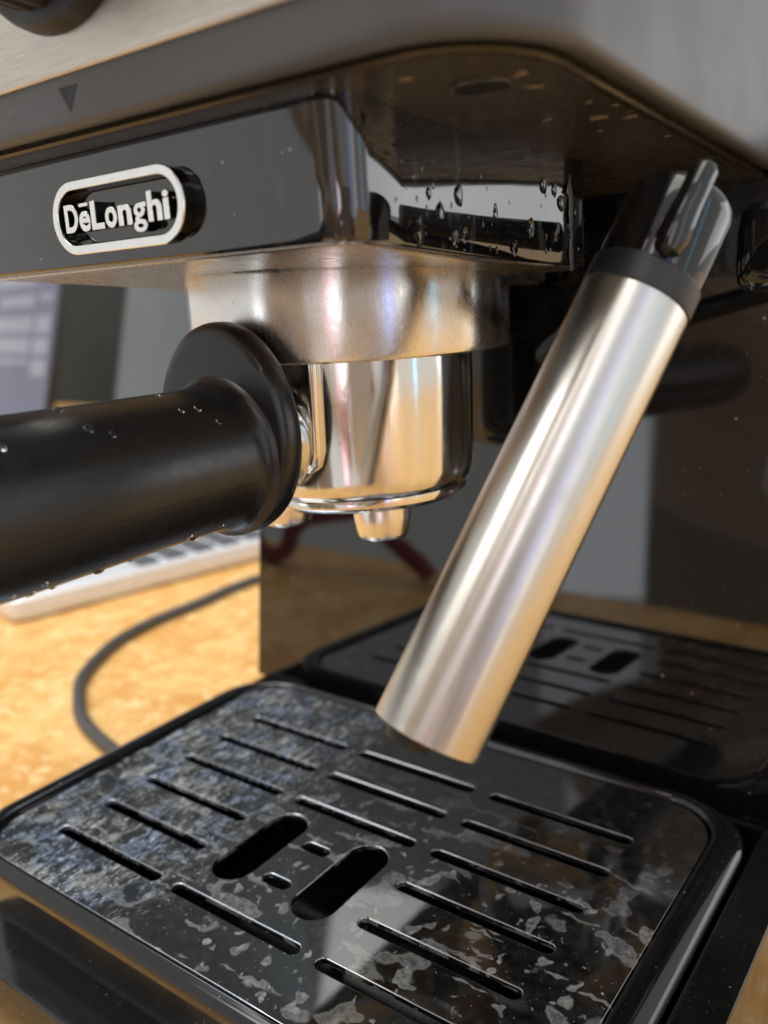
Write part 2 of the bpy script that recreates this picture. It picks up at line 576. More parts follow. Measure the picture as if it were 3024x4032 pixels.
def ring(x0, x1, y0, y1, r, z, n=10):
    zf = z if callable(z) else (lambda x, y: z)
    return [(x, y, zf(x, y)) for x, y in rrect(x0, x1, y0, y1, r, n)]


def curve_solid(name, polys, extrude, bevel, res=2):
    """2D curve with holes -> mesh (drawing units, XY plane, centred on z)"""
    cu = bpy.data.curves.new(name, 'CURVE')
    cu.dimensions = '2D'
    cu.fill_mode = 'BOTH'
    for pl in polys:
        sp = cu.splines.new('POLY')
        sp.points.add(len(pl) - 1)
        for i, (x, y) in enumerate(pl):
            sp.points[i].co = (x, y, 0, 1)
        sp.use_cyclic_u = True
    cu.extrude = extrude
    cu.bevel_depth = bevel
    cu.bevel_resolution = res
    o = bpy.data.objects.new(name, cu)
    COL.objects.link(o)
    dg = bpy.context.evaluated_depsgraph_get()
    me = bpy.data.meshes.new_from_object(o.evaluated_get(dg))
    bpy.data.objects.remove(o)
    bpy.data.curves.remove(cu)
    return me


def stadium(cx0, cy0, cx1, cy1, r, n=10):
    d = Vector((cx1 - cx0, cy1 - cy0)).normalized()
    a = math.atan2(d.y, d.x)
    p = []
    for i in range(n + 1):
        t = a - math.pi / 2 + math.pi * i / n
        p.append((cx1 + r * math.cos(t), cy1 + r * math.sin(t)))
    for i in range(n + 1):
        t = a + math.pi / 2 + math.pi * i / n
        p.append((cx0 + r * math.cos(t), cy0 + r * math.sin(t)))
    return p


def xf(me, fn):
    for v in me.vertices:
        v.co = Vector(fn(v.co)) * S
    me.update()
    return me


# ------------------------------------------------------------------ table
TZ = -33.0
tb = Part()
tb.box(-1500, 800, -193, 620, TZ - 22, TZ, 1.2, 6)
table = thing("table", "orange mottled wood veneer table under the espresso machine", "table", (-145, 50, TZ - 22))
tb.build("table_top", M['table'], table)

# ------------------------------------------------------------------ espresso machine
mach = thing("espresso_machine", "black and steel espresso machine with an oval chrome badge over the brewing cup", "coffee machine", (0, 10, TZ))
TILT = 0.065


def hz(z0):                                     # planes of the head, rising slightly to the front
    return lambda x, y: z0 - TILT * (y + 56)


# upper housing: grey shell with a rounded lower edge
X, YF, YB = 58.2, -61.2, 74.0
R0 = (6, 6, 14, 14)


def hring(d, z0, n=14):
    return ring(-X + d, X - d, YF + d, YB - d, tuple(max(q - d, 1) for q in R0), hz(z0), n)


sh = Part()
sh.loft([hring(2.6, 112.9), hring(2.2, 112.5), hring(1.5, 112.15), hring(0.9, 112.2), hring(0.4, 112.5), hring(0.08, 113.1), hring(0, 114.0), hring(0, 150), hring(0, 190)])
sh.build("upper_housing", M['shell'], mach)
bd = Part()
bd.loft([hring(3.6, 113.2), hring(3.1, 112.6), hring(3.0, 112.1), hring(3.3, 111.8), hring(3.9, 111.75), hring(4.5, 112.0), hring(4.6, 113.0)], True, True)
bd.build("lip_bead", M['bead'], mach)
un = Part()
un.loft([hring(4.4, 114.5), hring(4.4, 112.05)])
un.build("underside_panel", M['under'], mach, angle=20)
# round screw recess in the underside
hc = (45.3, -45.0)
zc = hz(112.05)(*hc)
rc = Part()
rc.lathe([(2.5, 0.05), (2.6, -0.05), (2.9, -0.16), (3.15, -0.06), (3.2, 0.1)], (hc[0], hc[1], zc), n=40)
rc.build("recess_rim", M['under'], mach)
rc = Part()
rc.lathe([(0.3, -0.12), (1.3, -0.125), (2.75, -0.13)], (hc[0], hc[1], zc), n=32)  # flat black disc paints the shade inside the recess
rc.build("recess_shade", M['seam'], mach)

# printed arrow on the front band
tr = Part()
ta = [(-0.5, 116.75), (3.1, 116.75), (1.25, 113.95)]
tr.loft([[(x, YF - 0.0, z) for x, z in ta], [(x, YF - 0.03, z) for x, z in ta]])
tr.build("arrow_mark", M['mark'], mach, smooth=False)

# brushed steel front plate, proud of the shell
fp = Part()
pl = rrect(-47, 47, 117.9, 182, 4, 8)


def frec(d, y):
    return [(x * (1 - d / 47), y, 150 + (z - 150) * (1 - d / 32)) for x, z in pl]


fp.loft([frec(0, YF + 0.2), frec(0, YF - 0.35), frec(0.25, YF - 0.62), frec(0.8, YF - 0.75)])
fp.build("front_plate", M['front'], mach)

# control knob with ridged grip
kc = Vector((3.2, YF - 0.75, 137.2))
kn = Part()
kn.lathe([(15.6, 0), (15.4, 1.2), (14.9, 2.2), (13.9, 2.6)], kc, (0, -1, 0), 80)
kb = kn.build("control_knob", M['black'], mach)
kg = Part()
n = 144
rings = []
for r, t in ((13.2, 2.4), (13.3, 3.2), (12.9, 8.0), (12.3, 10.6), (11.2, 11.6)):
    rg = []
    for i in range(n):
        a = 2 * math.pi * i / n
        rr = r + (0.38 if i % 4 in (0, 1) else -0.1)
        rg.append((kc.x + rr * math.cos(a), kc.y - t, kc.z + rr * math.sin(a)))
    rings.append(rg)
kg.loft(rings)
kg.build("knob_grip", M['knob'], kb, angle=25)

# ---- group head block: glossy, tapering to the back
def flank(y):
    return 35.0 - 0.9 * math.sin(math.pi * min(max((y + 50) / 45, 0), 1)) + 3.0 * min(max((y + 42) / 37, 0), 1) ** 1.7


def block_plan(d=0.0, n=8):
    yf = -54.5 + d
    r = 4.2
    right = []
    for i in range(n + 1):                                          # front right corner
        a = math.radians(-90 + 82 * i / n)
        right.append((35.2 - r + (r - d) * math.cos(a), -54.5 + r + (r - d) * math.sin(a)))
    for i in range(1, 9):
        y = -50 + 45 * i / 8
        right.append((flank(y) - d, y))
    for i in range(1, 9):                                           # rear corner of the flank
        a = math.radians(90 * i / 8)
        right.append((flank(-5) - 4.5 + (4.5 - d) * math.cos(a), -5 + (4.5 - d) * math.sin(a)))
    right += [(22 - d, -0.5 - d), (20 - d, 2), (19 - d, 22)]
    left = [(-x, y) for x, y in reversed(right)]
    return right + left


def bring(d, z0, n=8):
    return [(x, y, hz(z0)(x, y)) for x, y in block_plan(d, n)]


bk = Part()
bk.loft([bring(1.6, 98.05), bring(0.7, 97.75), bring(0.25, 97.8), bring(0.0, 98.2), bring(0, 104), bring(0, 113.5)])
bk.build("group_head_block", M['block'], mach, angle=50)
bp = Part()
bp.loft([bring(1.3, 98.2), bring(1.3, 97.62), bring(1.6, 97.5), bring(1.9, 97.46)])
bp.build("brew_plate", M['brew'], mach, angle=30)
# small slot ahead of the brewing group
ss = Part()
sy = -36.8
zz = hz(97.44)(0, sy)
ss.loft([[(x * k + 4.0, y * k + sy, hz(97.46)(0, y * k + sy) - 0.02 * h) for x, y in rrect(-4, 4, -0.75, 0.75, 0.7, 6)] for k, h in ((1.0, 0), (0.97, 1))])
ss.build("plate_slot", M['black'], mach)

# ---- badge: chrome oval ring standing off the block, letters inside
BY0, BY1 = -54.4, -57.4
BCX, BCZ, BHW, BHH = 0.55, 103.55, 12.45, 4.3
badge = Part()
outer = stadium(-(BHW - BHH), 0, BHW - BHH, 0, BHH, 24)
inner = stadium(-(BHW - BHH), 0, BHW - BHH, 0, BHH - 0.87, 24)
me = curve_solid("badge", [outer, inner], 0.85, 0.0)
xf(me, lambda c: (c.x + BCX - 0, BY0 - 0.85 - c.z - 10, c.y + BCZ + 33))
bo = bpy.data.objects.new("badge", me)
for v in me.vertices:
    v.co.y -= 0
COL.objects.link(bo)
me.materials.append(M['badgeside'])
bo.parent = mach
bo["label"] = "black sided oval badge carrying raised chrome letters"
me2 = curve_solid("badge_ring", [stadium(-(BHW - BHH), 0, BHW - BHH, 0, BHH - 0.03, 24), stadium(-(BHW - BHH), 0, BHW - BHH, 0, BHH - 0.84, 24)], 0.05, 0.16, 3)
xf(me2, lambda c: (c.x + BCX, BY0 - 1.85 - c.z - 10, c.y + BCZ + 33))
ro = link("badge_ring", me2, M['chrome'], bo, True, 60)

TEXT = [("D", 0), ("e", 1), ("L", 2), ("o", 3), ("n", 4), ("g", 5), ("h", 6), ("i", 7)]


def letter_mesh(ch, size, extr, bev, offs):
    cu = bpy.data.curves.new("letter", 'FONT')
    cu.body = ch
    cu.size = size
    cu.extrude = extr
    cu.bevel_depth = bev
    cu.bevel_resolution = 2
    cu.offset = offs
    o = bpy.data.objects.new("letter", cu)
    COL.objects.link(o)
    dg = bpy.context.evaluated_depsgraph_get()
    me = bpy.data.meshes.new_from_object(o.evaluated_get(dg))
    bpy.data.objects.remove(o)
    bpy.data.curves.remove(cu)
    return me


def put_letter(me, x0, width, zb, name="letter", mat='chrome', depth=1.68):
    xs = [v.co.x for v in me.vertices]
    a, b = min(xs), max(xs)
    k = width / (b - a)
    xf(me, lambda c: (x0 + (c.x - a) * k, BY0 - depth - c.z - 10, c.y + zb + 33))
    link(name, me, M[mat], bo, True, 50)


lx = BCX - BHW + 2.1
widths = {"D": 2.7, "e": 2.15, "L": 2.5, "o": 2.25, "n": 2.5, "g": 2.45, "h": 2.5, "i": 1.05}
base_z = BCZ - 1.55
for ch, i in TEXT:
    cap = 4.6
    me = letter_mesh(ch, cap, 0.05, 0.08, 0.03 if ch == 'g' else 0.085)
    put_letter(me, lx, widths[ch], base_z + (0.0 if ch != "D" else 0))
    me = letter_mesh(ch, cap, 0.75, 0.0, 0.025 if ch == 'g' else 0.065)
    put_letter(me, lx + 0.02, widths[ch] - 0.04, base_z, "letter_side", 'badgeside', 0.85)
    if ch == "e":
        mac = curve_solid("macron", [rrect(-0.85, 0.85, -0.14, 0.14, 0.12, 4)], 0.06, 0.09)
        xm = lx + 1.1
        xf(mac, lambda c: (xm + c.x, BY0 - 1.68 - c.z - 10, c.y + base_z + 3.0 + 33))
        link("macron", mac, M['chrome'], bo, True, 50)
    lx += widths[ch] + 0.28

# ---- back panel (leans in towards the top) and tower
pn = Part()
def px(z):
    return 66.0 - 0.10 * (z + 3) if z < 40 else 61.7 - 0.03 * (z - 40)
rings = []
def py(x, z):
    return 21.65 - 0.0166 * x + 0.034 * z
for z in (-2.6, 20, 40, 70, 112.0):
    x = px(z)
    rings.append([(-x + 0.7, py(-x, z), z), (67.3, py(68, z), z), (68, py(68, z) + 0.7, z), (68, 72, z), (-x, 72, z), (-x, py(-x, z) + 0.7, z)])
pn.loft(rings)
pn.build("back_panel", M['panel'], mach, smooth=False)

# ---- base: flat frame round the tray
bs = Part()
plan = [(68.0, -56), (68.0, 70), (-63.6, 70), (-63.6, -46), (-61.9, -50), (-61.9, 18.9), (61.5, 18.9), (61.5, -56)]
bs.loft([[(x, y, TZ) for x, y in plan], [(x, y, -3.3) for x, y in plan], [(x * 0.9965, y, -2.95) for x, y in plan]])
bs.build("base_frame", M['base'], mach, smooth=False)

# ---- steam wand
WT = Vector((55.5, -30.4, 89.58))
WB = Vector((42.9, -56.6, 45.5))
wa = (WT - WB).normalized()
wl = (WT - WB).length
tocam = (CAMP - WT)
tocam = (tocam - wa * tocam.dot(wa)).normalized()
wr = tocam.cross(wa) * -1
if wr.dot(RT) < 0:
    wr = -wr
K = 0.838                                                         # size of the wand relative to its first sketch
wandp = Part()
wandp.lathe([(r * K, t) for r, t in ((6.6, 0.25), (7.1, 0.0), (7.32, 0.12), (7.36, 0.5), (7.36, wl - 0.4), (7.25, wl))], WB, wa, 96, ref=tocam)
sleeve = wandp.build("steam_wand", M['wand'], mach, angle=40, label="brushed steel steam wand sleeve leaning over the tray")
tip = Part()
tip.lathe([(r * K, t * K) for r, t in ((3.2, 0.6), (3.2, -1.2), (2.8, -1.9), (1.0, -2.1))], WB + wr * -1.6 + tocam * 0.8, wa, 32)
tip.build("wand_tip", M['black'], sleeve)
rg_ = Part()
rg_.lathe([(r * K, t * K) for r, t in ((7.1, 0), (7.45, 0.12), (7.5, 0.6), (7.45, 3.6), (7.2, 3.9), (6.6, 3.95))], WT, wa, 96, ref=tocam)
rg_.build("wand_collar", M['rubber'], sleeve)
hd = Part()
hd.lathe([(r * K, t * K) for r, t in ((6.9, 3.6), (7.1, 3.8), (7.15, 5), (7.05, 13.6), (6.8, 14.9), (6.2, 15.8), (5.2, 16.3), (3.5, 16.6))], WT, wa, 96, ref=tocam)
hd.build("wand_joint", M['gloss'], sleeve)
rb = Part()
d0 = (tocam * 0.98 + wr * 0.10).normalized()
pts = []
rad = []
for t, r, off in ((4.3, 0.5, 7.0), (4.9, 1.15, 7.1), (6.5, 1.45, 7.15), (9.0, 1.38, 7.1), (11, 1.28, 7.0), (13, 1.24, 6.95), (16.3, 1.25, 6.9), (17.0, 0.95, 6.8), (17.25, 0.4, 6.75)):
    pts.append(WT + (wa * t + d0 * off) * K)
    rad.append(r * 1.45 * K)
rb.tube(pts, rad, 24)
rb.build("wand_rib", M['gloss'], sleeve)
pv = Part()
pc = WT + wa * 7.0
pv.lathe([(2.2, 0), (2.2, 38), (3.0, 39), (3.0, 64)], pc, FW, 48)
pv.build("wand_pivot", M['gloss'], sleeve)

# ---- small knob hanging at the right rear
sk = Part()
kx, ky = 61.5, 8.5
sk.loft([ring(kx - 5.0 * a, kx + 5.0 * a, ky - 5.5 * a, ky + 5.5 * a, 3.0 * a, z, 8) for a, z in
         ((0.55, 89.6), (0.8, 89.9), (0.95, 90.9), (1.0, 92.5), (0.98, 98), (0.9, 100.5), (0.7, 101.5))])
sk.build("side_knob", M['gloss'], mach)
sw = Part()
sw.loft([[(kx - 0.6 + x * k, ky - 5.5 - h, z * k + 95.6) for x, z in rrect(-1.9, 3.6, -3.9, 4.2, 1.2, 6)] for k, h in ((1, -0.6), (1, 0.12), (0.93, 0.3))])
sw.build("knob_window", M['gloss'], mach)

# ------------------------------------------------------------------ drip tray (slides out) and its steel grid (lifts off)
tray = thing("drip_tray", "glossy black drip tray pushed in under the brewing cup", "drip tray", (0, -20, TZ))
def tr_ring(xl, xr, yf, yb, r, z):
    return ring(xl, xr, yf, yb, r, z, 12)
tp = Part()
tp.loft([
    tr_ring(-52, 52, -57, 12, 8, -24), tr_ring(-53.6, 53.6, -59.3, 13.6, 9, -22), tr_ring(-54.2, 54.2, -59.9, 14.2, 9.4, -1.15),
    tr_ring(-55.6, 55.6, -61.2, 15.6, 10, -1.15), tr_ring(-55.8, 55.8, -61.4, 15.8, 10.2, 0.2), tr_ring(-56.1, 56.1, -61.7, 16.1, 10.4, 0.7),
    tr_ring(-56.7, 56.7, -62.0, 16.5, 10.8, 0.95), tr_ring(-58.2, 58.2, -62.5, 17.1, 11.6, 0.95), tr_ring(-59.8, 59.8, -63.1, 17.7, 12.4, 0.6),
    tr_ring(-60.6, 60.6, -63.7, 18.2, 12.9, 0.15), tr_ring(-60.95, 60.95, -64.1, 18.5, 13.1, -0.4), tr_ring(-61.0, 61.0, -64.2, 18.6, 13.2, -1.2),
    tr_ring(-60.6, 60.6, -63.9, 18.4, 13, -2.4), tr_ring(-60.6, 60.6, -63.9, 18.4, 13, -7.6), tr_ring(-60.5, 60.5, -63.4, 18.4, 13, -9.6), tr_ring(-60.4, 60.4, -61.4, 18.4, 12.5, -14.0), tr_ring(-60.9, 60.9, -64.6, 18.5, 13, -14.8),
    tr_ring(-61.2, 61.2, -68.6, 18.6, 13.4, -15.2), tr_ring(-61.3, 61.3, -69.1, 18.6, 13.6, -15.8), tr_ring(-61.2, 61.2, -69.0, 18.6, 13.6, -31), tr_ring(-60.5, 60.5, -68, 18, 13, TZ)],
    True, True)
tp.build("tray_body", M['tray'], tray, angle=40)

grid = thing("drip_grid", "stained polished steel grid with long slots lying in the black tray", "drip grid", (0, -22, -1))
out = []
for x, y in rrect(-55.2, 55.2, -60.8, 15.2, 10, 14):
    out.append((x, y - (0.5 * (1 - (x / 55) ** 2) if y < -55 else 0)))
holes = []
SR = 1.16
BV = 0.19
cols = ((-44.87 + SR, -17.14 - SR), (-13.85 + SR, 13.85 - SR), (17.18 + SR, 44.83 - SR))
for ci, (a, b) in enumerate(cols):
    for r in range(6):
        if ci == 1 and r in (3, 4):
            continue
        holes.append(stadium(a, -10 * r, b, -10 * r, SR + BV * 0.9, 10))
for sx in (-9.0, 9.0):
    holes.append(stadium(sx, -40.6, sx, -27.6, 3.85 + BV, 16))
for yy in (-30, -40):
    holes.append(stadium(-1.7, yy, 1.7, yy, 1.15 + BV, 10))
me = curve_solid("grid_plate", [out] + holes, 0.30, BV, 4)
xf(me, lambda c: (c.x, c.y + 22, c.z - 0.56 + 1))
link("grid_plate", me, M['plate'], grid, True, 40)

# ------------------------------------------------------------------ portafilter
PX, PY = 0.0, -11.3
pf = thing("portafilter", "steel portafilter with black handle locked under the brewing head", "portafilter", (PX, PY, 52))
c = Part()
c.lathe([(24.5, 96.6), (25.9, 96.3), (26.2, 95.6), (26.2, 91), (26.2, 84.2), (25.95, 83.5), (25.2, 83.2), (20.2, 83.2)], (PX, PY, 0), n=160)
c.build("collar", M['collar'], pf)
c = Part()
c.lathe([(19.8, 83.8), (19.8, 80), (19.6, 64.8), (19.2, 62.9), (18.8, 62.0), (18.4, 61.7), (18.45, 61.2), (18.3, 60.5), (17.4, 59.7), (15.5, 59.2), (8, 59.0)], (PX, PY, 0), n=160)
c.build("filter_cup", M['cup'], pf)
for sx in (-10.4, 10.2):
    sp = Part()
    sp.lathe([(4.7, 60.0), (4.65, 58.4), (4.55, 57.6), (4.2, 55.4), (4.0, 54.9), (3.7, 54.65), (3.35, 54.7), (3.0, 55.2), (2.8, 58)], (PX + sx, PY - 7.7, 0), n=48)
    sp.build("spout", M['brass'], pf)
# neck lug and boss between cup and handle
HC = (0.0, 72.6)
nk = Part()
nk.lathe([(6.2, 27.5), (6.3, 28.6), (5.6, 29.4), (5.5, 22.0), (6.0, 17.0)][0:0] + [(7.2, 17.5), (6.4, 19.8), (6.3, 20.6), (6.9, 21.2), (8.3, 21.5), (8.6, 22.4), (8.3, 28.5)], (HC[0], PY, HC[1] - 1.0), (0, -1, 0), 64)
nk.build("neck", M['cup'], pf)
lug = Part()
lug.loft([ring(1.2, 8.6 - k, PY - 20.6 + e, PY - 17.2, 1.0, z, 5) for z, k, e in ((66.6, 2.6, 1.4), (67.6, 1.2, 0.8), (70, 0.4, 0.3), (83.4, 0.0, 0.0))])
lug.build("lug", M['cup'], pf)
# handle flange disc: egg outline, thick rounded edge
def egg(sc, y, dz=0.0, n=72):
    pts = []
    for i in range(n):
        a = 2 * math.pi * i / n
        rx, rz = 12.6, 15.1
        zz = math.sin(a)
        pts.append((HC[0] + sc * rx * math.cos(a) * (1 - 0.05 * zz), y, 74.6 + dz + sc * rz * zz))
    return pts
fl = Part()
fl.loft([egg(0.6, -38.6), egg(0.92, -38.7), egg(0.98, -39.1), egg(1.0, -39.9), egg(1.0, -41.6), egg(0.985, -42.4), egg(0.95, -42.85), egg(0.88, -43.0), egg(0.7, -43.1)])
hf = fl.build("handle_flange", M['handle'], pf)
hp = Part()
prof = [(11.6, 0.2), (10.9, 0.6), (10.3, 1.4), (10.1, 2.8), (10.0, 5), (10.05, 14), (10.2, 26), (10.35, 40), (10.5, 60), (10.5, 84), (10.0, 92), (8.0, 97), (5, 98.6)]
rings = []
N = 64
for r, t in prof:
    zc_ = 71.1
    rings.append([(HC[0] + r * math.cos(2 * math.pi * i / N), -42.8 - t, zc_ + r * math.sin(2 * math.pi * i / N)) for i in range(N)])
hp.loft(rings)
hnd = hp.build("handle", M['handle'], pf)
# mould seam down the right side of the grip
sm = Part()
pts = []
for i in range(24):
    t = 2.2 + i * 3.2
    r = 10.04 + max(0, t - 14) * 0.0125
    a = math.radians(-14)
    zc_ = 71.1
    pts.append((HC[0] + (r + 0.0) * math.cos(a), -42.8 - t, zc_ + r * math.sin(a)))
sm.tube(pts, 0.09, 6)
sm.build("mould_seam", M['seam'], hnd)

# ------------------------------------------------------------------ water drops and splashes
def drops(name, spots, mat, parent):
    p = Part()
    for c_, rx, ry, rz, nrm in spots:
        p.blob(c_, rx, ry, rz, nrm, 12, 0.12 if mat == 'water' else 0.4)
    o = p.build(name, M[mat], parent, angle=80)
    o["kind"] = "stuff"
    return o


sp_ = []
for _ in range(64):                                               # right flank of the block
    y = random.uniform(-46, -6)
    x = flank(y)
    z = random.uniform(98.6, 108) - TILT * (y + 56)
    r = random.choice((0.18, 0.2, 0.25, 0.3, 0.4, 0.6, 0.9))
    sp_.append(((x - 0.02, y, z), r, r * random.uniform(1.1, 1.8), r * 0.35, (1, 0.12, 0)))
drops("water_drop", sp_, 'water', mach)
sp_ = []
for _ in range(20):                                               # beads on the grip
    t = random.uniform(6, 44)
    a = math.radians(random.choice((random.uniform(35, 88), random.uniform(-70, -45))))
    r = 10.04 + max(0, t - 14) * 0.0125
    zc_ = 71.1
    q = random.choice((0.25, 0.35, 0.45, 0.55, 0.65))
    sp_.append(((HC[0] + r * math.cos(a), -42.8 - t, zc_ + r * math.sin(a)), q, q * 1.3, q * 0.5, (math.cos(a), 0, math.sin(a))))
drops("water_drop", sp_, 'water', hnd)
sp_ = []
for x, y, rx, ry in ((49.2, -26, 1.1, 1.5), (44.6, -29, 0.6, 0.9), (52.3, -24, 0.8, 1.1), (50.3, -46.5, 0.5, 1.3), (49.4, -41.8, 1.1, 0.5), (41, -52, 0.8, 0.6), (51.2, -33, 0.35, 0.6),
                     (53, -30, 0.3, 0.5), (47, -20, 0.3, 0.5), (52.5, -12, 0.4, 0.7)):
    sp_.append(((x, y, hz(112.05)(x, y) + 0.0), rx, ry, 0.08, (0, 0, -1)))
drops("dried_splash", sp_, 'splash', mach)
sp_ = []
for z, rr, y in ((106.2, 0.6, -7.6), (104.4, 1.3, -7.4), (102.6, 1.7, -7.1), (100.8, 1.3, -7.2), (99.0, 0.8, -7.2), (97.4, 1.0, -7.3), (96.0, 1.3, -7.1)):
    sp_.append(((flank(y) - 0.08, y, z), rr, rr * 1.3, 0.12, (1, 0.1, 0)))
drops("lime_crust", sp_, 'lime', mach)

# ------------------------------------------------------------------ power cord on the table
cd = Part()
cpts = [(-160, 260), (-176, 190), (-188, 140), (-187, 108), (-187, 84), (-183, 64), (-175, 48), (-164, 33), (-151, 23), (-138, 15), (-120, 9), (-98, 5), (-72, 4)]
fine = []
for i in range(len(cpts) - 1):
    p0 = Vector(cpts[max(i - 1, 0)]); p1 = Vector(cpts[i]); p2 = Vector(cpts[i + 1]); p3 = Vector(cpts[min(i + 2, len(cpts) - 1)])
    for k in range(6):
        t = k / 6
        q = 0.5 * ((2 * p1) + (p2 - p0) * t + (2 * p0 - 5 * p1 + 4 * p2 - p3) * t * t + (3 * p1 - p0 - 3 * p2 + p3) * t ** 3)
        fine.append((q.x, q.y, TZ + 2.15))
cd.tube(fine, 2.1, 14)
cord = cd.build("power_cord", M['cord'], None)
cord["label"] = "dark grey power cord looping over the orange table beside the tray"
cord["category"] = "cord"

# ------------------------------------------------------------------ laptop, open, behind on the left
ang = math.radians(14)
LC = Vector((-241.5, 53.5, TZ))                                   # its near right corner on the table
ux = Vector((-math.cos(ang), math.sin(ang), 0))                     # along the front edge, to the left
uy = Vector((math.sin(ang), math.cos(ang), 0))                    # to the back
lap = thing("laptop", "open silver laptop with a violet page on its screen", "laptop", tuple(LC))
LW, LD = 285.0, 165.0


def lp(a, b, h):
    v = LC + ux * a + uy * b
    return (v.x, v.y, TZ + h)


p = Part()
def lring(d, h):
    return [lp(a, b, h) for a, b in rrect(d, LW - d, d, LD - d, 6, 6)]
p.loft([lring(1.5, 0.6), lring(0.3, 2.5), lring(0, 5), lring(0.2, 9.5), lring(1.2, 10.6)])
p.build("laptop_base", M['alu'], lap)
p = Part()
p.loft([[lp(a, b, 10.62) for a, b in rrect(95, 190, 5, 52, 3, 4)], [lp(a, b, 10.8) for a, b in rrect(95, 190, 5, 52, 3, 4)]])
p.build("touchpad", M['pad'], lap)
kme = None
for row in range(6):
    nk_ = 14
    for k in range(nk_):
        a0 = 4 + k * (LW - 24) / nk_
        b0 = 60 + row * 14.5
        if kme is None:
            q = Part()
            wd = (LW - 24) / nk_ - 2.4
            cc = Vector(lp(0, 0, 0))
            vv = []
            for dd, h in ((0, 10.6), (0.2, 12.0), (0.7, 12.4)):
                vv.append([Vector(lp(a, b, h)) - cc for a, b in rrect(dd, wd - dd, dd, 10.3 - dd, 1.2, 2)])
            q.loft(vv)
            kme = mesh("key", q.v, q.f)
            kme.materials.append(M['key'])
        o = bpy.data.objects.new("key", kme)
        COL.objects.link(o)
        o.parent = lap
        o.location = (Vector(lp(a0, b0, 0)) - LC) * S
# screen, leaning back
lean = math.radians(14)
def ls(a, h, d):
    b = LD - 4 + math.sin(lean) * h + math.cos(lean) * d
    v = LC + ux * a + uy * b
    return (v.x, v.y, TZ + 11 + math.cos(lean) * h - math.sin(lean) * d)
p = Part()
p.loft([[ls(a, h, d) for a, h in rrect(0, LW, 0, 160, 6, 6)] for d in (6.0, 0.0)])
sc = p.build("screen", M['bezel'], lap, angle=30)
p = Part()
p.loft([[ls(a, h, d) for a, h in rrect(5, LW - 5, 12, 155, 1, 3)] for d in (0.0, -0.2)])
p.build("display", M['scr_dark'], sc, angle=30)
# ------------------------------------------------------------------ monitor further back on the left
mon = thing("monitor", "monitor with a violet page and pale text standing behind the laptop", "monitor", (-700, 350, TZ))
MC = CAMP + (Vector((-240, 96, 101)) - CAMP).normalized() * 800   # upper right part of its frame
ml = math.radians(15)
muz = uy * math.sin(ml) + Vector((0, 0, 1)) * math.cos(ml)
mun = Vector(muz).cross(ux).normalized()
if mun.dot(uy) > 0:
    mun = -mun                                                    # towards the viewer


def ms(a, h, d):
    v = MC + ux * a + muz * h + mun * d
    return tuple(v)


def slab(name, mat, parent, a0, a1, h0, h1, d0, d1, r=1.0):
    q = Part()
    q.loft([[ms(a, h, d) for a, h in rrect(a0, a1, h0, h1, r, 3)] for d in (d0, d1)])
    return q.build(name, mat, parent, angle=30)


ms_ = slab("screen", M['bezel'], mon, -5, 375, -145, 90, -7, 0, 4)
slab("document_page", M['scr_page'], ms_, 0, 365, -138, 84, 0, 0.3)
hh = 76
while hh > -66:
    for a0, a1 in ((8, random.uniform(38, 50)), (54, random.uniform(150, 300))):
        nl = random.choice((1, 2, 3))
        slab("text_line", M['scr_text'], ms_, a0, a1, hh - 4.6 * nl, hh, 0.3, 0.6, 0.8)
    hh -= 19
q = Part()
b0 = Vector(ms(185, -120, -14))
q.tube([(b0.x, b0.y, TZ + 2), tuple(b0), tuple(Vector(ms(185, -40, -10)))], 9, 16)
q.build("stand_post", M['bezel'], mon)
q = Part()
q.box(b0.x - 80, b0.x + 80, b0.y - 50, b0.y + 50, TZ, TZ + 3, 0.8, 12)
q.build("stand_foot", M['bezel'], mon)

# ------------------------------------------------------------------ dark partition at the back edge of the table
pt = Part()
pt.box(-1900, 90, 624, 634, -330, 1500, 1.5, 2)  # unseen upper part made this tall to darken the grid's reflection
par = thing("partition", "tall plain dark grey partition behind the table and laptop", "partition", (-905, 629, -330))
pt.build("partition_panel", M['felt'], par)

# ------------------------------------------------------------------ red strap at the front edge of the table (seen in the back panel)
st = Part()
uu = []
for i in range(25):
    a = math.pi * (i / 24)
    uu.append((-237 + 15 * math.cos(a + math.pi), -150, TZ + 20 + 15 * math.sin(a + math.pi)))
uu = [(-253, -149, TZ + 36)] + uu + [(-212, -152, TZ + 28), (-180, -156, TZ + 34), (-145, -160, TZ + 10), (-140, -160, TZ + 5)]
st.tube(uu, 4.6, 14)
strap = st.build("red_strap", M['red'], None)
strap["label"] = "dark red strap loop at the front table edge, mirrored in the black back panel"
strap["category"] = "strap"

# ------------------------------------------------------------------ the person holding the phone (mirrored in the glossy parts)
C0 = CAMP - FW * 7 - UP * 40 + RT * 18
SK = {'pelvis': ((-28, -470, 60), 112, 85), 'waist': ((-28, -458, 160), 100, 78), 'chest': ((-28, -428, 285), 122, 88), 'neck_base': ((-28, -405, 365), 52, 48),
      'neck': ((-28, -392, 405), 40, 40), 'jaw': ((-28, -366, 445), 46, 52), 'skull': ((-28, -366, 505), 58, 66), 'crown': ((-28, -370, 555), 34, 38)}
order = ['pelvis', 'waist', 'chest', 'neck_base', 'neck', 'jaw', 'skull', 'crown']
V, Ed, Rd = [], [], []


def addv(p, rx, ry=None, par=None):
    V.append(tuple(Vector(p) * S))
    Rd.append((rx * S, (ry or rx) * S))
    if par is not None:
        Ed.append((par, len(V) - 1))
    return len(V) - 1


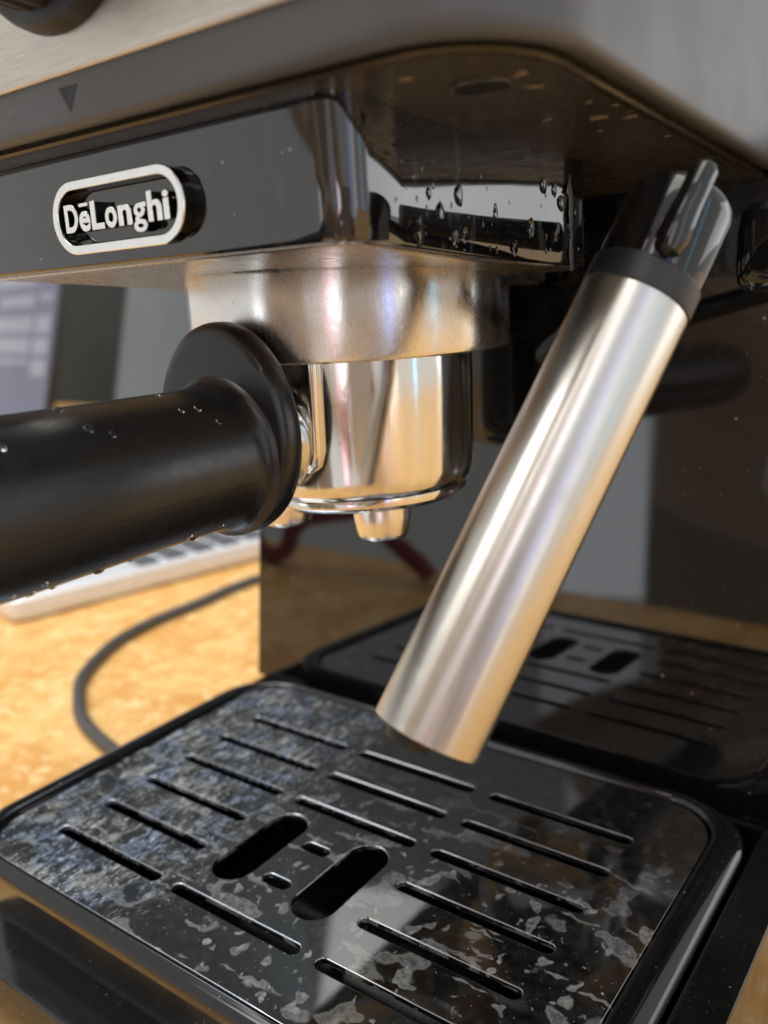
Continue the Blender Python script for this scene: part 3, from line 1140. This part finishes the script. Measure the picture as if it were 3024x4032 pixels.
ids = {}
prev = None
for k in order:
    p_, rx_, ry_ = SK[k]
    prev = ids[k] = addv(p_, rx_, ry_, prev)
for sg in (-1, 1):
    i = addv((-28 + sg * 125, -412, 335), 52, 50, ids['chest'])
    i = addv((-5 + sg * 165, -345, 200), 38, 38, i)
    wr_ = C0 + RT * sg * 66 - UP * 46 - FW * 52
    i = addv(wr_, 23, 21, i)
    pm = C0 + RT * sg * 47 - UP * 16 - FW * 15
    i = addv(pm, 19, 24, i)
    for k in range(4):                                              # four fingers curled round the phone's edge
        ln = (0.86, 1.0, 1.08, 0.92)[k]
        b1 = pm + UP * (k * 15 - 22) + FW * 15 - RT * sg * 1
        b2 = b1 + FW * 13 * ln - RT * sg * 8
        b3 = b2 - RT * sg * 13 * ln + FW * 1
        j = addv(b1, 7.2, None, i)
        j = addv(b2, 6.6, None, j)
        j = addv(b3, 5.8, None, j)
    t1 = pm + UP * 16 - FW * 3 - RT * sg * 8
    t2 = t1 + UP * 14 - RT * sg * 13
    t3 = t2 + UP * 8 - RT * sg * 12 + FW * 2
    j = addv(t1, 8.5, None, i)
    j = addv(t2, 7.5, None, j)
    j = addv(t3, 6.4, None, j)
    h = addv((-28 + sg * 58, -474, 10), 78, 76, ids['pelvis'])
    h = addv((-28 + sg * 66, -440, -265), 50, 52, h)
    h = addv((-28 + sg * 70, -482, -545), 33, 36, h)
    addv((-28 + sg * 78, -395, -570), 28, 20, h)
me = bpy.data.meshes.new("person")
me.from_pydata(V, Ed, [])
po = bpy.data.objects.new("person", me)
COL.objects.link(po)
md = po.modifiers.new("skin", 'SKIN')
for i, r in enumerate(Rd):
    me.skin_vertices[0].data[i].radius = r
me.skin_vertices[0].data[0].use_root = True
sb = po.modifiers.new("smooth", 'SUBSURF')
sb.levels = sb.render_levels = 1
dg = bpy.context.evaluated_depsgraph_get()
pm_ = bpy.data.meshes.new_from_object(po.evaluated_get(dg))
bpy.data.objects.remove(po)
person = link("person", pm_, None)
for k in ('wool', 'skin', 'jeans'):
    pm_.materials.append(M[k])
for f in pm_.polygons:
    c_ = f.center / S
    near = (c_ - C0).length
    f.material_index = 1 if (c_.z > 392 or near < 78) else (2 if c_.z < -60 else 0)
person["label"] = "person in brown jumper holding up a phone, mirrored in the black back panel"
person["category"] = "person"
hr = Part()
hr.lathe([(66, -18), (68, 8), (62, 36), (45, 58), (20, 68)], (-28, -374, 508), (0, -0.12, 1), 24)
hr.build("hair", M['hair'], person)
ns = Part()
ns.tube([(0, -303, 502), (98, -292, 480), (0, -302, 474)], [5, 10, 6], 10)
ns.build("nose", M['skin'], person)
for sg in (-1, 1):
    e_ = Part()
    e_.blob((-28 + sg * 24, -311, 503), 8, 5, 4, (0, 1, 0), 12, 0.0)
    e_.build("eye", M['hair'], person)
    e_ = Part()
    e_.blob((-28 + sg * 58, -366, 490), 12, 20, 7, (sg, 0, 0), 12, 0.0)
    e_.build("ear", M['skin'], person)
mo = Part()
mo.blob((-28, -313, 452), 16, 4, 3, (0, 1, 0), 12, 0.0)
mo.build("mouth", M['red'], person)
ph = Part()
ph.loft([[C0 + RT * x + UP * y + FW * d for x, y in rrect(-26, 26, -54, 54, 8, 5)] for d in (-4.5, 1.2)])
phone = ph.build("mobile_phone", M['alu'], None)
phone["label"] = "pale phone held up by the person in the brown jumper"
phone["category"] = "phone"
